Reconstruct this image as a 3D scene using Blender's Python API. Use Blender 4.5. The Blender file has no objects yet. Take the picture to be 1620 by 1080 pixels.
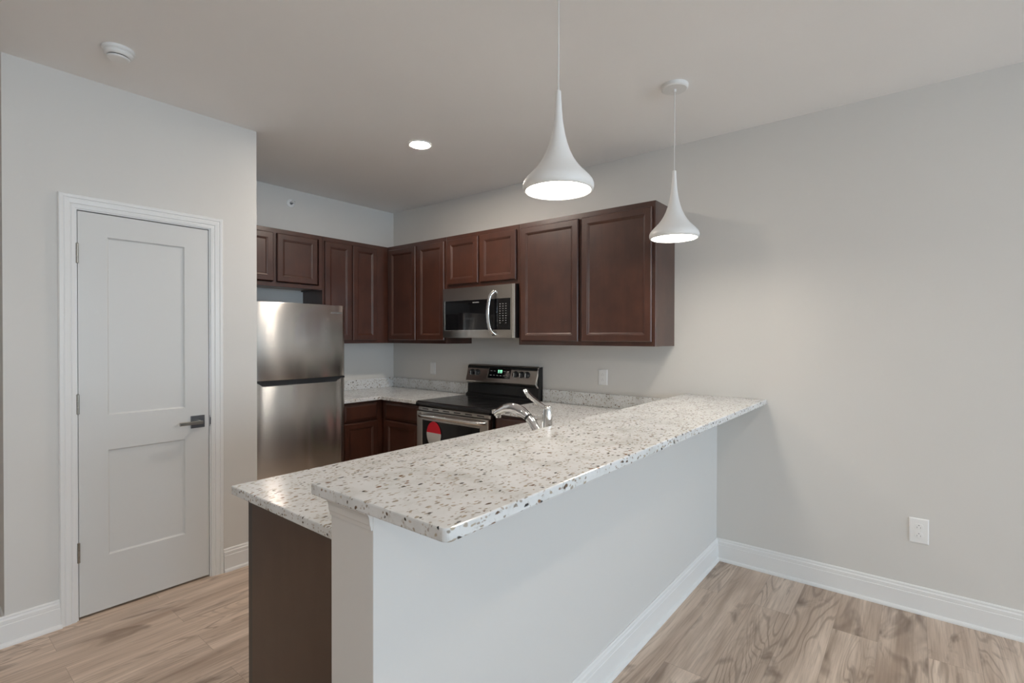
import bpy, bmesh, math, random
from mathutils import Vector, Matrix
random.seed(7)
SC = bpy.context.scene
COL = SC.collection
PI = math.pi

# ------------------------------------------------------------------ camera
CAM = Vector((4.3203, -3.3758, 1.4316)); YAW = 0.67673; PITCH = -0.00789; ROLL = 0.00179; FPX = 797.64
_f = Vector((-math.sin(YAW), math.cos(YAW), 0)); _r = Vector((math.cos(YAW), math.sin(YAW), 0)); _u = Vector((0, 0, 1))
_f2 = _f * math.cos(PITCH) + _u * math.sin(PITCH); _u2 = _u * math.cos(PITCH) - _f * math.sin(PITCH)
_r3 = _r * math.cos(ROLL) + _u2 * math.sin(ROLL); _u3 = _u2 * math.cos(ROLL) - _r * math.sin(ROLL)
cd = bpy.data.cameras.new('camera'); cam = bpy.data.objects.new('camera', cd); COL.objects.link(cam)
cd.sensor_width = 36; cd.lens = FPX / 1620 * 36; cd.clip_start = 0.05; cd.clip_end = 100
m = Matrix((_r3, _u3, -_f2)).transposed().to_4x4(); m.translation = CAM
cam.matrix_world = m
SC.camera = cam

# ------------------------------------------------------------------ world, exposure
SC.view_settings.view_transform = 'Standard'
SC.view_settings.look = 'None'
SC.view_settings.gamma = 1
SC.view_settings.use_curve_mapping = False
SC.view_settings.exposure = 0.30
w = bpy.data.worlds.new('sky'); SC.world = w; w.use_nodes = True
wb = w.node_tree.nodes['Background']; wb.inputs[0].default_value = (0.65, 0.83, 1.0, 1); wb.inputs[1].default_value = 9.4   # overcast daylight
try:
    SC.cycles.use_denoising = True
    SC.cycles.max_bounces = 14; SC.cycles.diffuse_bounces = 8
    SC.cycles.sample_clamp_indirect = 0.0
except Exception: pass

# lamp strengths (used by the lamp builders and windows below)
CAN_COL = (1.0, 0.885, 0.775); CAN_KITCHEN = 400.0; CAN_LIVING = (120.0, 130.0, 205.0)
PEND_COL = (1.0, 0.91, 0.79); PEND_E = 29.0

H = 2.738            # ceiling
X1, Y1 = 10.6, -6.4   # extents of the room behind the camera
X0 = -2.2

# daylight enters through the two windows of the living area beside the camera; portals guide its sampling
WINX = [(-2.9, -0.7), (-5.6, -3.4)]       # windows in the wall x = X1, as y ranges
WINY = []
WZ0, WZ1 = 0.55, 2.25
for a, b in WINX:
    l = bpy.data.lights.new('window_portal', 'AREA'); l.shape = 'RECTANGLE'; l.size = WZ1 - WZ0; l.size_y = b - a
    l.cycles.is_portal = True
    o = bpy.data.objects.new('window_portal', l); COL.objects.link(o)
    o.location = (X1 + 0.02, (a + b) / 2, (WZ0 + WZ1) / 2); o.rotation_euler = (0, PI / 2, 0)

# ------------------------------------------------------------------ materials
MATS = {}
def mat(name, col, rough=0.5, metal=0.0, spec=0.5, emit=None, estr=0.0, coat=0.0):
    mt = bpy.data.materials.new(name); mt.use_nodes = True
    b = mt.node_tree.nodes['Principled BSDF']
    b.inputs['Base Color'].default_value = (*col, 1); b.inputs['Roughness'].default_value = rough
    b.inputs['Metallic'].default_value = metal; b.inputs['Specular IOR Level'].default_value = spec
    b.inputs['Coat Weight'].default_value = coat
    if emit:
        b.inputs['Emission Color'].default_value = (*emit, 1); b.inputs['Emission Strength'].default_value = estr
    MATS[name] = mt
    return mt
def N(mt, t, **kw):
    n = mt.node_tree.nodes.new(t)
    for k, v in kw.items(): setattr(n, k, v)
    return n
def L(mt, a, b): mt.node_tree.links.new(a, b)
def bsdf(mt): return mt.node_tree.nodes['Principled BSDF']
def objcoord(mt, scale=(1, 1, 1), gen='Object'):
    tc = N(mt, 'ShaderNodeTexCoord'); mp = N(mt, 'ShaderNodeMapping'); mp.inputs['Scale'].default_value = scale
    L(mt, tc.outputs[gen], mp.inputs['Vector']); return mp.outputs['Vector']
def noise(mt, vec, scale, detail=3, rough=0.5, dist=0.0):
    n = N(mt, 'ShaderNodeTexNoise'); n.inputs['Scale'].default_value = scale; n.inputs['Detail'].default_value = detail
    n.inputs['Roughness'].default_value = rough; n.inputs['Distortion'].default_value = dist
    L(mt, vec, n.inputs['Vector']); return n
def ramp(mt, fac, stops):
    r = N(mt, 'ShaderNodeValToRGB'); e = r.color_ramp.elements
    while len(e) < len(stops): e.new(0.5)
    for i, (p, c) in enumerate(stops): e[i].position = p; e[i].color = (*c, 1) if len(c) == 3 else c
    L(mt, fac, r.inputs['Fac']); return r
def mix(mt, fac, a, b, mode='MIX'):
    x = N(mt, 'ShaderNodeMix', data_type='RGBA', blend_type=mode)
    for s, v in ((x.inputs[0], fac), (x.inputs[6], a), (x.inputs[7], b)):
        if hasattr(v, 'is_output'): L(mt, v, s)
        elif isinstance(v, (int, float)): s.default_value = v
        else: s.default_value = (*v, 1)
    return x.outputs[2]
def bump(mt, h, strength, dist=0.002):
    b = N(mt, 'ShaderNodeBump'); b.inputs['Strength'].default_value = strength; b.inputs['Distance'].default_value = dist
    L(mt, h, b.inputs['Height']); L(mt, b.outputs['Normal'], bsdf(mt).inputs['Normal'])

def paint(name, col, rough, var=0.03):
    mt = mat(name, col, rough, spec=0.3)
    n = noise(mt, objcoord(mt), 1.3, 2)
    r = ramp(mt, n.outputs['Fac'], [(0.3, tuple(c * (1 - var) for c in col)), (0.7, tuple(c * (1 + var * 0.4) for c in col))])
    L(mt, r.outputs['Color'], bsdf(mt).inputs['Base Color'])
    return mt
M_WALL = paint('wall_paint', (0.70, 0.684, 0.654), 0.6, 0.02)
M_CEIL = paint('ceiling_paint', (0.90, 0.89, 0.88), 0.8, 0.02)
M_HALF = paint('half_wall_paint', (0.70, 0.69, 0.67), 0.55, 0.01)
M_TRIM = mat('white_trim_paint', (0.82, 0.82, 0.81), 0.32, spec=0.4)
M_DOOR = mat('white_door_paint', (0.68, 0.68, 0.665), 0.38, spec=0.4)
M_PLASTIC = mat('white_plastic', (0.86, 0.86, 0.85), 0.35)
M_DARKHOLE = mat('dark_slot', (0.02, 0.02, 0.02), 0.6)

def wood_cab(name, c1, c2, rough):
    mt = mat(name, c1, rough, spec=0.6, coat=0.45)
    bsdf(mt).inputs['Coat Roughness'].default_value = 0.24
    v = objcoord(mt, (9, 9, 1.2))
    n = noise(mt, v, 2.2, 5, 0.6, 0.4)
    v2 = objcoord(mt, (1, 1, 1)); n2 = noise(mt, v2, 4.5, 3)
    f = N(mt, 'ShaderNodeMath', operation='MULTIPLY_ADD'); L(mt, n2.outputs['Fac'], f.inputs[0]); f.inputs[1].default_value = 0.6
    h = N(mt, 'ShaderNodeMath', operation='MULTIPLY'); L(mt, n.outputs['Fac'], h.inputs[0]); h.inputs[1].default_value = 0.3
    L(mt, h.outputs[0], f.inputs[2])
    r = ramp(mt, f.outputs[0], [(0.36, c1), (0.64, c2)])
    L(mt, r.outputs['Color'], bsdf(mt).inputs['Base Color'])
    return mt
M_CAB = wood_cab('espresso_stained_wood', (0.046, 0.0150, 0.0085), (0.084, 0.029, 0.0165), 0.36)
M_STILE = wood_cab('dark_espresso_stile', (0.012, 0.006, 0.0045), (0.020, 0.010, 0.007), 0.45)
M_SKIN = wood_cab('espresso_panel_skin', (0.060, 0.030, 0.018), (0.080, 0.043, 0.027), 0.5)
M_RAW = wood_cab('light_birch_underside', (0.36, 0.22, 0.13), (0.46, 0.30, 0.19), 0.55)

def steel(name, col, rough, aniso=0.97, turn=0.25, ripple=0.16):
    """brushed metal: horizontal brush lines, so reflections stretch vertically"""
    mt = mat(name, col, rough, metal=1.0)
    b = bsdf(mt)
    b.inputs['Anisotropic'].default_value = aniso; b.inputs['Anisotropic Rotation'].default_value = turn
    t = N(mt, 'ShaderNodeTangent', direction_type='RADIAL', axis='Z'); L(mt, t.outputs[0], b.inputs['Tangent'])
    # faint ripples of the sheet, upright like the streaks they make
    n = noise(mt, objcoord(mt, (7, 7, 0.35)), 1.0, 2, 0.5, 0.3)
    bump(mt, n.outputs['Fac'], ripple, 0.004)
    return mt
M_STEEL = steel('brushed_stainless', (0.68, 0.66, 0.635), 0.22)
M_STEELH = steel('brushed_stainless_trim', (0.56, 0.54, 0.51), 0.28, 0.6, ripple=0.0)
M_STEEL_BR = mat('polished_steel_edge', (0.80, 0.79, 0.77), 0.22, metal=1.0)
M_CHROME = mat('polished_chrome', (0.82, 0.82, 0.82), 0.07, metal=1.0)
M_NICKEL = mat('dark_satin_nickel', (0.25, 0.25, 0.26), 0.3, metal=1.0)
M_NICKEL_L = mat('satin_nickel', (0.42, 0.39, 0.34), 0.3, metal=1.0)
M_BLACK = mat('black_enamel', (0.012, 0.012, 0.012), 0.28)
M_BLACKGL = mat('black_glass', (0.006, 0.006, 0.007), 0.06, spec=0.5)
M_COOKTOP = mat('black_ceramic_glass', (0.010, 0.010, 0.011), 0.16, spec=0.6)
M_BLACKPL = mat('black_plastic', (0.018, 0.018, 0.02), 0.4)
M_GREYPR = mat('grey_print', (0.38, 0.38, 0.38), 0.5)
M_LCD = mat('green_clock_digits', (0.3, 0.9, 0.6), 0.5, emit=(0.45, 1.0, 0.72), estr=1.0)
M_RED = mat('red_card', (0.62, 0.012, 0.03), 0.45)
M_CARD = mat('white_card', (0.55, 0.54, 0.52), 0.5)
M_PEND = mat('matte_white_metal', (0.80, 0.80, 0.79), 0.42)
M_CORD = mat('white_cord', (0.72, 0.71, 0.69), 0.5)
def lens_mat(e): return mat('lit_downlight_lens', (1, 1, 1), 0.5, emit=CAN_COL, estr=e)
M_PLENS = mat('lit_pendant_diffuser', (1, 1, 1), 0.5, emit=PEND_COL, estr=PEND_E)

def granite():
    mt = mat('speckled_white_granite', (0.7, 0.67, 0.62), 0.16, spec=0.5)
    tc = N(mt, 'ShaderNodeTexCoord'); base = tc.outputs['Object']
    wob = noise(mt, base, 22, 3)
    add = N(mt, 'ShaderNodeVectorMath', operation='MULTIPLY_ADD')
    L(mt, wob.outputs['Color'], add.inputs[0]); add.inputs[1].default_value = (0.03, 0.03, 0.03); L(mt, base, add.inputs[2])
    vec = add.outputs[0]
    cloud = noise(mt, vec, 9, 5, 0.6)
    c = ramp(mt, cloud.outputs['Fac'], [(0.30, (0.59, 0.60, 0.59)), (0.47, (0.71, 0.725, 0.725)), (0.68, (0.775, 0.79, 0.80))]).outputs['Color']
    # soft grey-beige mottles
    mo = noise(mt, vec, 48, 3, 0.55)
    f = ramp(mt, mo.outputs['Fac'], [(0.60, (0, 0, 0)), (0.74, (0.55, 0.55, 0.55))]).outputs['Color']
    c = mix(mt, f, c, (0.40, 0.365, 0.315))
    def flecks(scale, thr, lo, hi, offset, rad):
        mp = N(mt, 'ShaderNodeMapping'); mp.inputs['Location'].default_value = offset; mp.inputs['Scale'].default_value = (1.0, 0.50, 1.0)
        mp.inputs['Rotation'].default_value = (0, 0, 0.5)
        L(mt, vec, mp.inputs['Vector'])
        v = N(mt, 'ShaderNodeTexVoronoi'); v.inputs['Scale'].default_value = scale; L(mt, mp.outputs[0], v.inputs['Vector'])
        sep = N(mt, 'ShaderNodeSeparateColor'); L(mt, v.outputs['Color'], sep.inputs[0])
        gate = N(mt, 'ShaderNodeMath', operation='GREATER_THAN'); L(mt, sep.outputs[0], gate.inputs[0]); gate.inputs[1].default_value = thr
        near = ramp(mt, v.outputs['Distance'], [(rad * 0.6, (1, 1, 1)), (rad, (0, 0, 0))])
        mul = N(mt, 'ShaderNodeMath', operation='MULTIPLY'); L(mt, gate.outputs[0], mul.inputs[0]); L(mt, near.outputs['Color'], mul.inputs[1])
        cc = ramp(mt, sep.outputs[1], [(0.0, lo), (1.0, hi)])
        return mul.outputs[0], cc.outputs['Color']
    for args in ((82, 0.79, (0.27, 0.235, 0.19), (0.46, 0.40, 0.31), (0, 0, 0), 0.42),
                 (120, 0.68, (0.32, 0.29, 0.25), (0.52, 0.46, 0.39), (3, 1, 2), 0.45),
                 (70, 0.905, (0.085, 0.065, 0.05), (0.28, 0.15, 0.08), (7, 5, 1), 0.38),
                 (80, 0.925, (0.03, 0.028, 0.028), (0.13, 0.11, 0.095), (2, 9, 4), 0.40)):
        fm, cc = flecks(*args); c = mix(mt, fm, c, cc)
    L(mt, c, bsdf(mt).inputs['Base Color'])
    return mt
M_GRAN = granite()

def floor_mat():
    mt = mat('wood_look_plank_floor', (0.4, 0.33, 0.28), 0.33, spec=0.4)
    tc = N(mt, 'ShaderNodeTexCoord')
    sw = N(mt, 'ShaderNodeSeparateXYZ'); L(mt, tc.outputs['Object'], sw.inputs[0])
    cb = N(mt, 'ShaderNodeCombineXYZ'); L(mt, sw.outputs[1], cb.inputs[0]); L(mt, sw.outputs[0], cb.inputs[1])
    br = N(mt, 'ShaderNodeTexBrick'); L(mt, cb.outputs[0], br.inputs['Vector'])
    br.offset = 0.37; br.inputs['Scale'].default_value = 1.0; br.inputs['Mortar Size'].default_value = 0.0008; br.inputs['Mortar Smooth'].default_value = 0.2
    br.inputs['Brick Width'].default_value = 1.22; br.inputs['Row Height'].default_value = 0.182
    br.inputs['Color1'].default_value = (0, 0, 0, 1); br.inputs['Color2'].default_value = (1, 1, 1, 1); br.inputs['Mortar'].default_value = (0.5, 0.5, 0.5, 1)
    # per-plank shift of the grain
    sh = N(mt, 'ShaderNodeVectorMath', operation='MULTIPLY'); L(mt, br.outputs['Color'], sh.inputs[0]); sh.inputs[1].default_value = (7.3, 13.1, 5.7)
    ad = N(mt, 'ShaderNodeVectorMath', operation='ADD'); L(mt, tc.outputs['Object'], ad.inputs[0]); L(mt, sh.outputs[0], ad.inputs[1])
    def layer(sx, sy, loc, detail, rough, dist):
        mp = N(mt, 'ShaderNodeMapping'); mp.inputs['Scale'].default_value = (sx, sy, 1); mp.inputs['Location'].default_value = loc
        L(mt, ad.outputs[0], mp.inputs['Vector']); return noise(mt, mp.outputs[0], 1.0, detail, rough, dist).outputs['Fac']
    def math_(op, a, b):
        n = N(mt, 'ShaderNodeMath', operation=op)
        for q, v in enumerate((a, b)):
            if hasattr(v, 'is_output'): L(mt, v, n.inputs[q])
            else: n.inputs[q].default_value = v
        return n.outputs[0]
    broad = layer(9, 0.8, (0, 0, 0), 3, 0.55, 0.4)
    streak = layer(42, 1.6, (3, 1, 0), 4, 0.62, 0.2)
    fine = layer(150, 4.5, (5, 2, 0), 3, 0.6, 0)
    field = layer(5.0, 0.62, (1, 7, 0), 2, 0.45, 0.5)
    mask = layer(4.2, 0.8, (9, 4, 0), 2, 0.5, 0)
    knot = layer(7.5, 2.2, (4, 9, 0), 3, 0.6, 1.0)
    c = ramp(mt, broad, [(0.28, (0.33, 0.242, 0.186)), (0.46, (0.53, 0.425, 0.345)), (0.68, (0.70, 0.585, 0.495))]).outputs['Color']
    c = mix(mt, ramp(mt, streak, [(0.32, (0.36, 0.36, 0.36)), (0.54, (0, 0, 0))]).outputs['Color'], c, (0.30, 0.218, 0.163))
    ph = math_('ADD', math_('MULTIPLY', field, 150.0), math_('MULTIPLY', streak, 3.0))
    rg = ramp(mt, math_('SINE', ph, 0.0), [(0.35, (0, 0, 0)), (1.0, (0.55, 0.55, 0.55))]).outputs['Color']
    mk = ramp(mt, mask, [(0.50, (0, 0, 0)), (0.62, (1, 1, 1))]).outputs['Color']
    c = mix(mt, mix(mt, 1.0, rg, mk, 'MULTIPLY'), c, (0.21, 0.145, 0.105))
    c = mix(mt, ramp(mt, fine, [(0.32, (0.36, 0.36, 0.36)), (0.54, (0, 0, 0))]).outputs['Color'], c, (0.26, 0.188, 0.140))
    c = mix(mt, ramp(mt, knot, [(0.56, (0, 0, 0)), (0.72, (0.80, 0.80, 0.80))]).outputs['Color'], c, (0.150, 0.100, 0.072))
    tone = N(mt, 'ShaderNodeSeparateColor'); L(mt, br.outputs['Color'], tone.inputs[0])
    tr = ramp(mt, tone.outputs[0], [(0, (1.05, 1.04, 1.02)), (1, (1.18, 1.16, 1.13))]).outputs['Color']
    c = mix(mt, 1.0, c, tr, 'MULTIPLY')
    c = mix(mt, br.outputs['Fac'], c, (0.34, 0.26, 0.205))
    L(mt, c, bsdf(mt).inputs['Base Color'])
    bump(mt, fine, 0.05, 0.001)
    return mt
M_FLOOR = floor_mat()

def glass_pane():
    mt = bpy.data.materials.new('window_glass'); mt.use_nodes = True
    nt = mt.node_tree; out = nt.nodes['Material Output']; nt.nodes.remove(nt.nodes['Principled BSDF'])
    t = N(mt, 'ShaderNodeBsdfTransparent'); g = N(mt, 'ShaderNodeBsdfGlossy'); g.inputs['Roughness'].default_value = 0.02
    mx = N(mt, 'ShaderNodeMixShader'); mx.inputs[0].default_value = 0.05
    L(mt, t.outputs[0], mx.inputs[1]); L(mt, g.outputs[0], mx.inputs[2]); L(mt, mx.outputs[0], out.inputs['Surface'])
    return mt
M_GLASS = glass_pane()

# ------------------------------------------------------------------ helpers
def BM(): return bmesh.new()
def obj(name, bm, mt, parent=None, bevel=0.0, seg=2, smooth=False, loc=None):
    bmesh.ops.recalc_face_normals(bm, faces=bm.faces)
    me = bpy.data.meshes.new(name); bm.to_mesh(me); bm.free()
    me.materials.append(mt)
    o = bpy.data.objects.new(name, me); COL.objects.link(o)
    if loc: o.location = loc
    if parent: o.parent = parent
    if smooth:
        for p in me.polygons: p.use_smooth = True
    if bevel > 0:
        b = o.modifiers.new('edge', 'BEVEL'); b.width = bevel; b.segments = seg; b.limit_method = 'ANGLE'; b.angle_limit = math.radians(40)
        b.harden_normals = False
    return o
def tag(o, label, cat, group=None):
    o['label'] = label; o['category'] = cat
    if group: o['group'] = group
    return o
def struct(name, bm, mt, bevel=0.0, parent=None):
    o = obj(name, bm, mt, parent, bevel)
    if not parent: o['kind'] = 'structure'
    return o
def thing(name, label, cat, loc=(0, 0, 0), rz=0.0, group=None):
    o = bpy.data.objects.new(name, None); COL.objects.link(o); o.empty_display_size = 0.05
    o.location = loc; o.rotation_euler = (0, 0, rz)
    return tag(o, label, cat, group)
def box(bm, x0, x1, y0, y1, z0, z1):
    v = [bm.verts.new(p) for p in ((x0, y0, z0), (x1, y0, z0), (x1, y1, z0), (x0, y1, z0), (x0, y0, z1), (x1, y0, z1), (x1, y1, z1), (x0, y1, z1))]
    for f in ((0, 3, 2, 1), (4, 5, 6, 7), (0, 1, 5, 4), (1, 2, 6, 5), (2, 3, 7, 6), (3, 0, 4, 7)): bm.faces.new([v[i] for i in f])
    return bm
def slab(bm, xs, ys, filled, z0, z1):
    """solid plate from grid cells; filled(i, j) -> bool; neighbouring cells share vertices"""
    vt = {}
    def V(i, j, z):
        if (i, j, z) not in vt: vt[(i, j, z)] = bm.verts.new((xs[i], ys[j], z))
        return vt[(i, j, z)]
    nx, ny = len(xs) - 1, len(ys) - 1
    F = lambda i, j: 0 <= i < nx and 0 <= j < ny and filled(i, j)
    for i in range(nx):
        for j in range(ny):
            if not F(i, j): continue
            bm.faces.new([V(i, j, z1), V(i + 1, j, z1), V(i + 1, j + 1, z1), V(i, j + 1, z1)])
            bm.faces.new([V(i, j, z0), V(i, j + 1, z0), V(i + 1, j + 1, z0), V(i + 1, j, z0)])
            for (di, dj, a, b) in ((-1, 0, (i, j), (i, j + 1)), (1, 0, (i + 1, j), (i + 1, j + 1)), (0, -1, (i, j), (i + 1, j)), (0, 1, (i, j + 1), (i + 1, j + 1))):
                if not F(i + di, j + dj):
                    bm.faces.new([V(*a, z0), V(*b, z0), V(*b, z1), V(*a, z1)])
    return bm
def prism(bm, pts, axis, a, b):
    """extrude a 2-D outline along an axis: 'x' pts=(y,z), 'y' pts=(x,z), 'z' pts=(x,y)"""
    P = {'x': lambda p, t: (t, p[0], p[1]), 'y': lambda p, t: (p[0], t, p[1]), 'z': lambda p, t: (p[0], p[1], t)}[axis]
    A = [bm.verts.new(P(p, a)) for p in pts]; B = [bm.verts.new(P(p, b)) for p in pts]
    n = len(pts)
    for i in range(n): bm.faces.new([A[i], A[(i + 1) % n], B[(i + 1) % n], B[i]])
    bm.faces.new(A[::-1]); bm.faces.new(B)
    return bm
def lathe(bm, prof, c=(0, 0, 0), seg=48, axis='z', cap0=True, cap1=True):
    """prof = [(r, h)]"""
    def P(r, h, t):
        x, y = r * math.cos(t), r * math.sin(t)
        q = {'z': (x, y, h), 'y': (x, h, y), 'x': (h, x, y)}[axis]
        return (c[0] + q[0], c[1] + q[1], c[2] + q[2])
    rings = [[bm.verts.new(P(r, h, 2 * PI * k / seg)) for k in range(seg)] for r, h in prof]
    for A, B in zip(rings, rings[1:]):
        for k in range(seg): bm.faces.new([A[k], A[(k + 1) % seg], B[(k + 1) % seg], B[k]])
    if cap0: bm.faces.new(rings[0][::-1])
    if cap1: bm.faces.new(rings[-1])
    return bm
def tube(bm, pts, rads, seg=16, flat=None):
    """tapered tube along points; flat=(h) squashes perpendicular to the 'up' side"""
    pts = [Vector(p) for p in pts]
    rings = []
    for i, p in enumerate(pts):
        t = (pts[min(i + 1, len(pts) - 1)] - pts[max(i - 1, 0)]).normalized()
        ref = Vector((0, 1, 0)) if abs(t.y) < 0.9 else Vector((0, 0, 1))
        a = t.cross(ref).normalized(); b = t.cross(a).normalized()
        r = rads[i] if isinstance(rads, list) else rads
        ra, rb = r if isinstance(r, tuple) else (r, r)
        rings.append([bm.verts.new(p + a * ra * math.cos(2 * PI * k / seg) + b * rb * math.sin(2 * PI * k / seg)) for k in range(seg)])
    for A, B in zip(rings, rings[1:]):
        for k in range(seg): bm.faces.new([A[k], A[(k + 1) % seg], B[(k + 1) % seg], B[k]])
    bm.faces.new(rings[0][::-1]); bm.faces.new(rings[-1])
    return bm
def curve_pts(P, n=8):
    """Catmull-Rom through P"""
    P = [Vector(p) for p in P]; Q = [P[0] * 2 - P[1]] + P + [P[-1] * 2 - P[-2]]; out = []
    for i in range(1, len(Q) - 2):
        a, b, c, d = Q[i - 1:i + 3]
        for k in range(n):
            t = k / n
            out.append(0.5 * ((2 * b) + (c - a) * t + (2 * a - 5 * b + 4 * c - d) * t * t + (3 * b - a - 3 * c + d) * t ** 3))
    out.append(P[-1]); return out
def loft_rect(bm, x0, x1, z0, z1, prof, yback=None):
    """rectangle rings (inset, y) seen from -y; last ring capped; optional back"""
    rings = []
    for ins, y in prof:
        rings.append([bm.verts.new(p) for p in ((x0 + ins, y, z0 + ins), (x1 - ins, y, z0 + ins), (x1 - ins, y, z1 - ins), (x0 + ins, y, z1 - ins))])
    for A, B in zip(rings, rings[1:]):
        for k in range(4): bm.faces.new([A[k], A[(k + 1) % 4], B[(k + 1) % 4], B[k]])
    bm.faces.new(rings[-1])
    if yback is not None: bm.faces.new(rings[0][::-1])
    return bm
def quadxz(bm, x0, x1, z0, z1, y):
    bm.faces.new([bm.verts.new(p) for p in ((x0, y, z0), (x1, y, z0), (x1, y, z1), (x0, y, z1))])

# ------------------------------------------------------------------ the room
T = 0.12
DX, DY0, DY1 = 1.033, -3.034, -1.886        # pantry wall plane and its two ends
DL, DR, DT = -2.766, -2.167, 2.064          # the door
struct('floor', box(BM(), X0 - T, X1 + T, Y1 - T, T, -0.1, 0), M_FLOOR)
struct('ceiling', box(BM(), X0 - T, X1 + T, Y1 - T, T, H, H + 0.1), M_CEIL)
struct('wall_right', box(BM(), -T, X1 + T, 0, T, 0, H), M_WALL)
struct('wall_far', box(BM(), -T, 0, DY0, 0, 0, H), M_WALL)
jo = 0.018
bm = BM()
box(bm, DX - T, DX, DY0, DL - jo, 0, H); box(bm, DX - T, DX, DR + jo, DY1, 0, H); box(bm, DX - T, DX, DL - jo, DR + jo, DT + jo, H)
struct('wall_left', bm, M_WALL)
struct('wall_alcove', box(BM(), 0, DX - T, DY1 - T, DY1, 0, H), M_WALL)
struct('wall_hall', box(BM(), X0, DX - T, DY0, DY0 + T, 0, H), M_WALL)
struct('wall_end', box(BM(), X0 - T, X0, Y1, DY0 + T, 0, H), M_WALL)
def wall_with_windows(name, spans, axis):
    bm = BM(); a0, a1 = (Y1 - T, 0) if axis == 'x' else (X0, X1)
    cuts = sorted(spans); segs = []; p = a0
    for s, e in cuts: segs.append((p, s, 0, H)); segs.append((s, e, 0, WZ0)); segs.append((s, e, WZ1, H)); p = e
    segs.append((p, a1, 0, H))
    for s, e, z0, z1 in segs:
        if axis == 'x': box(bm, X1, X1 + T, s, e, z0, z1)
        else: box(bm, s, e, Y1 - T, Y1, z0, z1)
    struct(name, bm, M_WALL)
wall_with_windows('wall_front', WINX, 'x')
wall_with_windows('wall_near', WINY, 'y')
def window(n, a, b, axis):
    bm = BM(); f = 0.05; mid = (WZ0 + WZ1) / 2
    B = (lambda s, e, z0, z1, d0, d1: box(bm, X1 + d0, X1 + d1, s, e, z0, z1)) if axis == 'x' else (lambda s, e, z0, z1, d0, d1: box(bm, s, e, Y1 - d1, Y1 - d0, z0, z1))
    B(a, a + f, WZ0, WZ1, 0.03, 0.09); B(b - f, b, WZ0, WZ1, 0.03, 0.09); B(a + f, b - f, WZ0, WZ0 + f, 0.03, 0.09); B(a + f, b - f, WZ1 - f, WZ1, 0.03, 0.09)
    B(a + f, b - f, mid - 0.02, mid + 0.02, 0.03, 0.09)
    o = struct('window_%d' % n, bm, M_TRIM)
    bm = BM()
    if axis == 'x': box(bm, X1 + 0.056, X1 + 0.062, a + f, b - f, WZ0 + f, WZ1 - f)
    else: box(bm, a + f, b - f, Y1 - 0.062, Y1 - 0.056, WZ0 + f, WZ1 - f)
    obj('pane', bm, M_GLASS, o)
i = 1
for a, b in WINX: window(i, a, b, 'x'); i += 1
for a, b in WINY: window(i, a, b, 'y'); i += 1

# half wall of the peninsula, its end moulding
PX0, PX1, PY = 3.135, 3.315, -2.65
struct('wall_peninsula', box(BM(), PX0, PX1, PY, 0, 0, 1.026), M_HALF, 0.002)
bm = BM()
prof = [(0, 0.972), (-0.006, 0.972), (-0.008, 0.982), (-0.011, 0.986), (-0.012, 0.994)]
for k in range(7):
    t = k / 6 * PI / 2
    prof.append((-0.012 - 0.020 * (1 - math.cos(t)), 0.994 + 0.024 * math.sin(t)))
prof += [(-0.034, 1.0185), (-0.034, 1.0258), (0, 1.0258)]
prism(bm, [(PY + y * 0.75, z) for y, z in prof], 'x', PX0 + 0.001, PX1 - 0.002)
struct('trim_2', bm, M_HALF)

# baseboards: profile as (distance from wall, z), shoe moulding included
BB = [(0, 0), (0.026, 0), (0.0255, 0.008), (0.022, 0.015), (0.0145, 0.019), (0.0145, 0.098), (0.012, 0.101), (0.0125, 0.104), (0.0125, 0.119), (0.009, 0.123), (0.008, 0.127), (0.0085, 0.133), (0.005, 0.139), (0, 0.139)]
def baseboard(name, wall, p, a, b, sgn):
    """wall 'y': runs along x on plane y=p, projecting sgn; wall 'x': runs along y on plane x=p"""
    bm = BM()
    if wall == 'y': prism(bm, [(p + sgn * d, z) for d, z in BB], 'x', a, b)
    else: prism(bm, [(p + sgn * d, z) for d, z in BB], 'y', a, b)
    struct(name, bm, M_TRIM)
baseboard('baseboard_right', 'y', 0, PX1, X1, -1)
baseboard('baseboard_peninsula', 'x', PX1, PY, -0.0005, 1)
baseboard('baseboard_peninsula_end', 'y', PY, PX0 + 0.001, PX1 + 0.026, -1)
CW = 0.0655
baseboard('baseboard_left', 'x', DX, DR + CW + 0.0125, DY1, 1)
baseboard('baseboard_left_near', 'x', DX, DY0 - 0.026, DL - CW - 0.0025, 1)
baseboard('baseboard_hall', 'y', DY0, X0, DX, -1)
baseboard('baseboard_front', 'x', X1, Y1, 0, -1)
baseboard('baseboard_near', 'y', Y1, X0, X1, 1)

# ------------------------------------------------------------------ pantry door
bm = BM()
g = 0.003
# jamb (lines the opening) and casing with a stepped profile
box(bm, DX - T, DX + 0.001, DL - jo, DL - g, 0, DT + jo); box(bm, DX - T, DX + 0.001, DR + g, DR + jo, 0, DT + jo); box(bm, DX - T, DX + 0.001, DL - g, DR + g, DT + g + 0.002, DT + jo)
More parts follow.
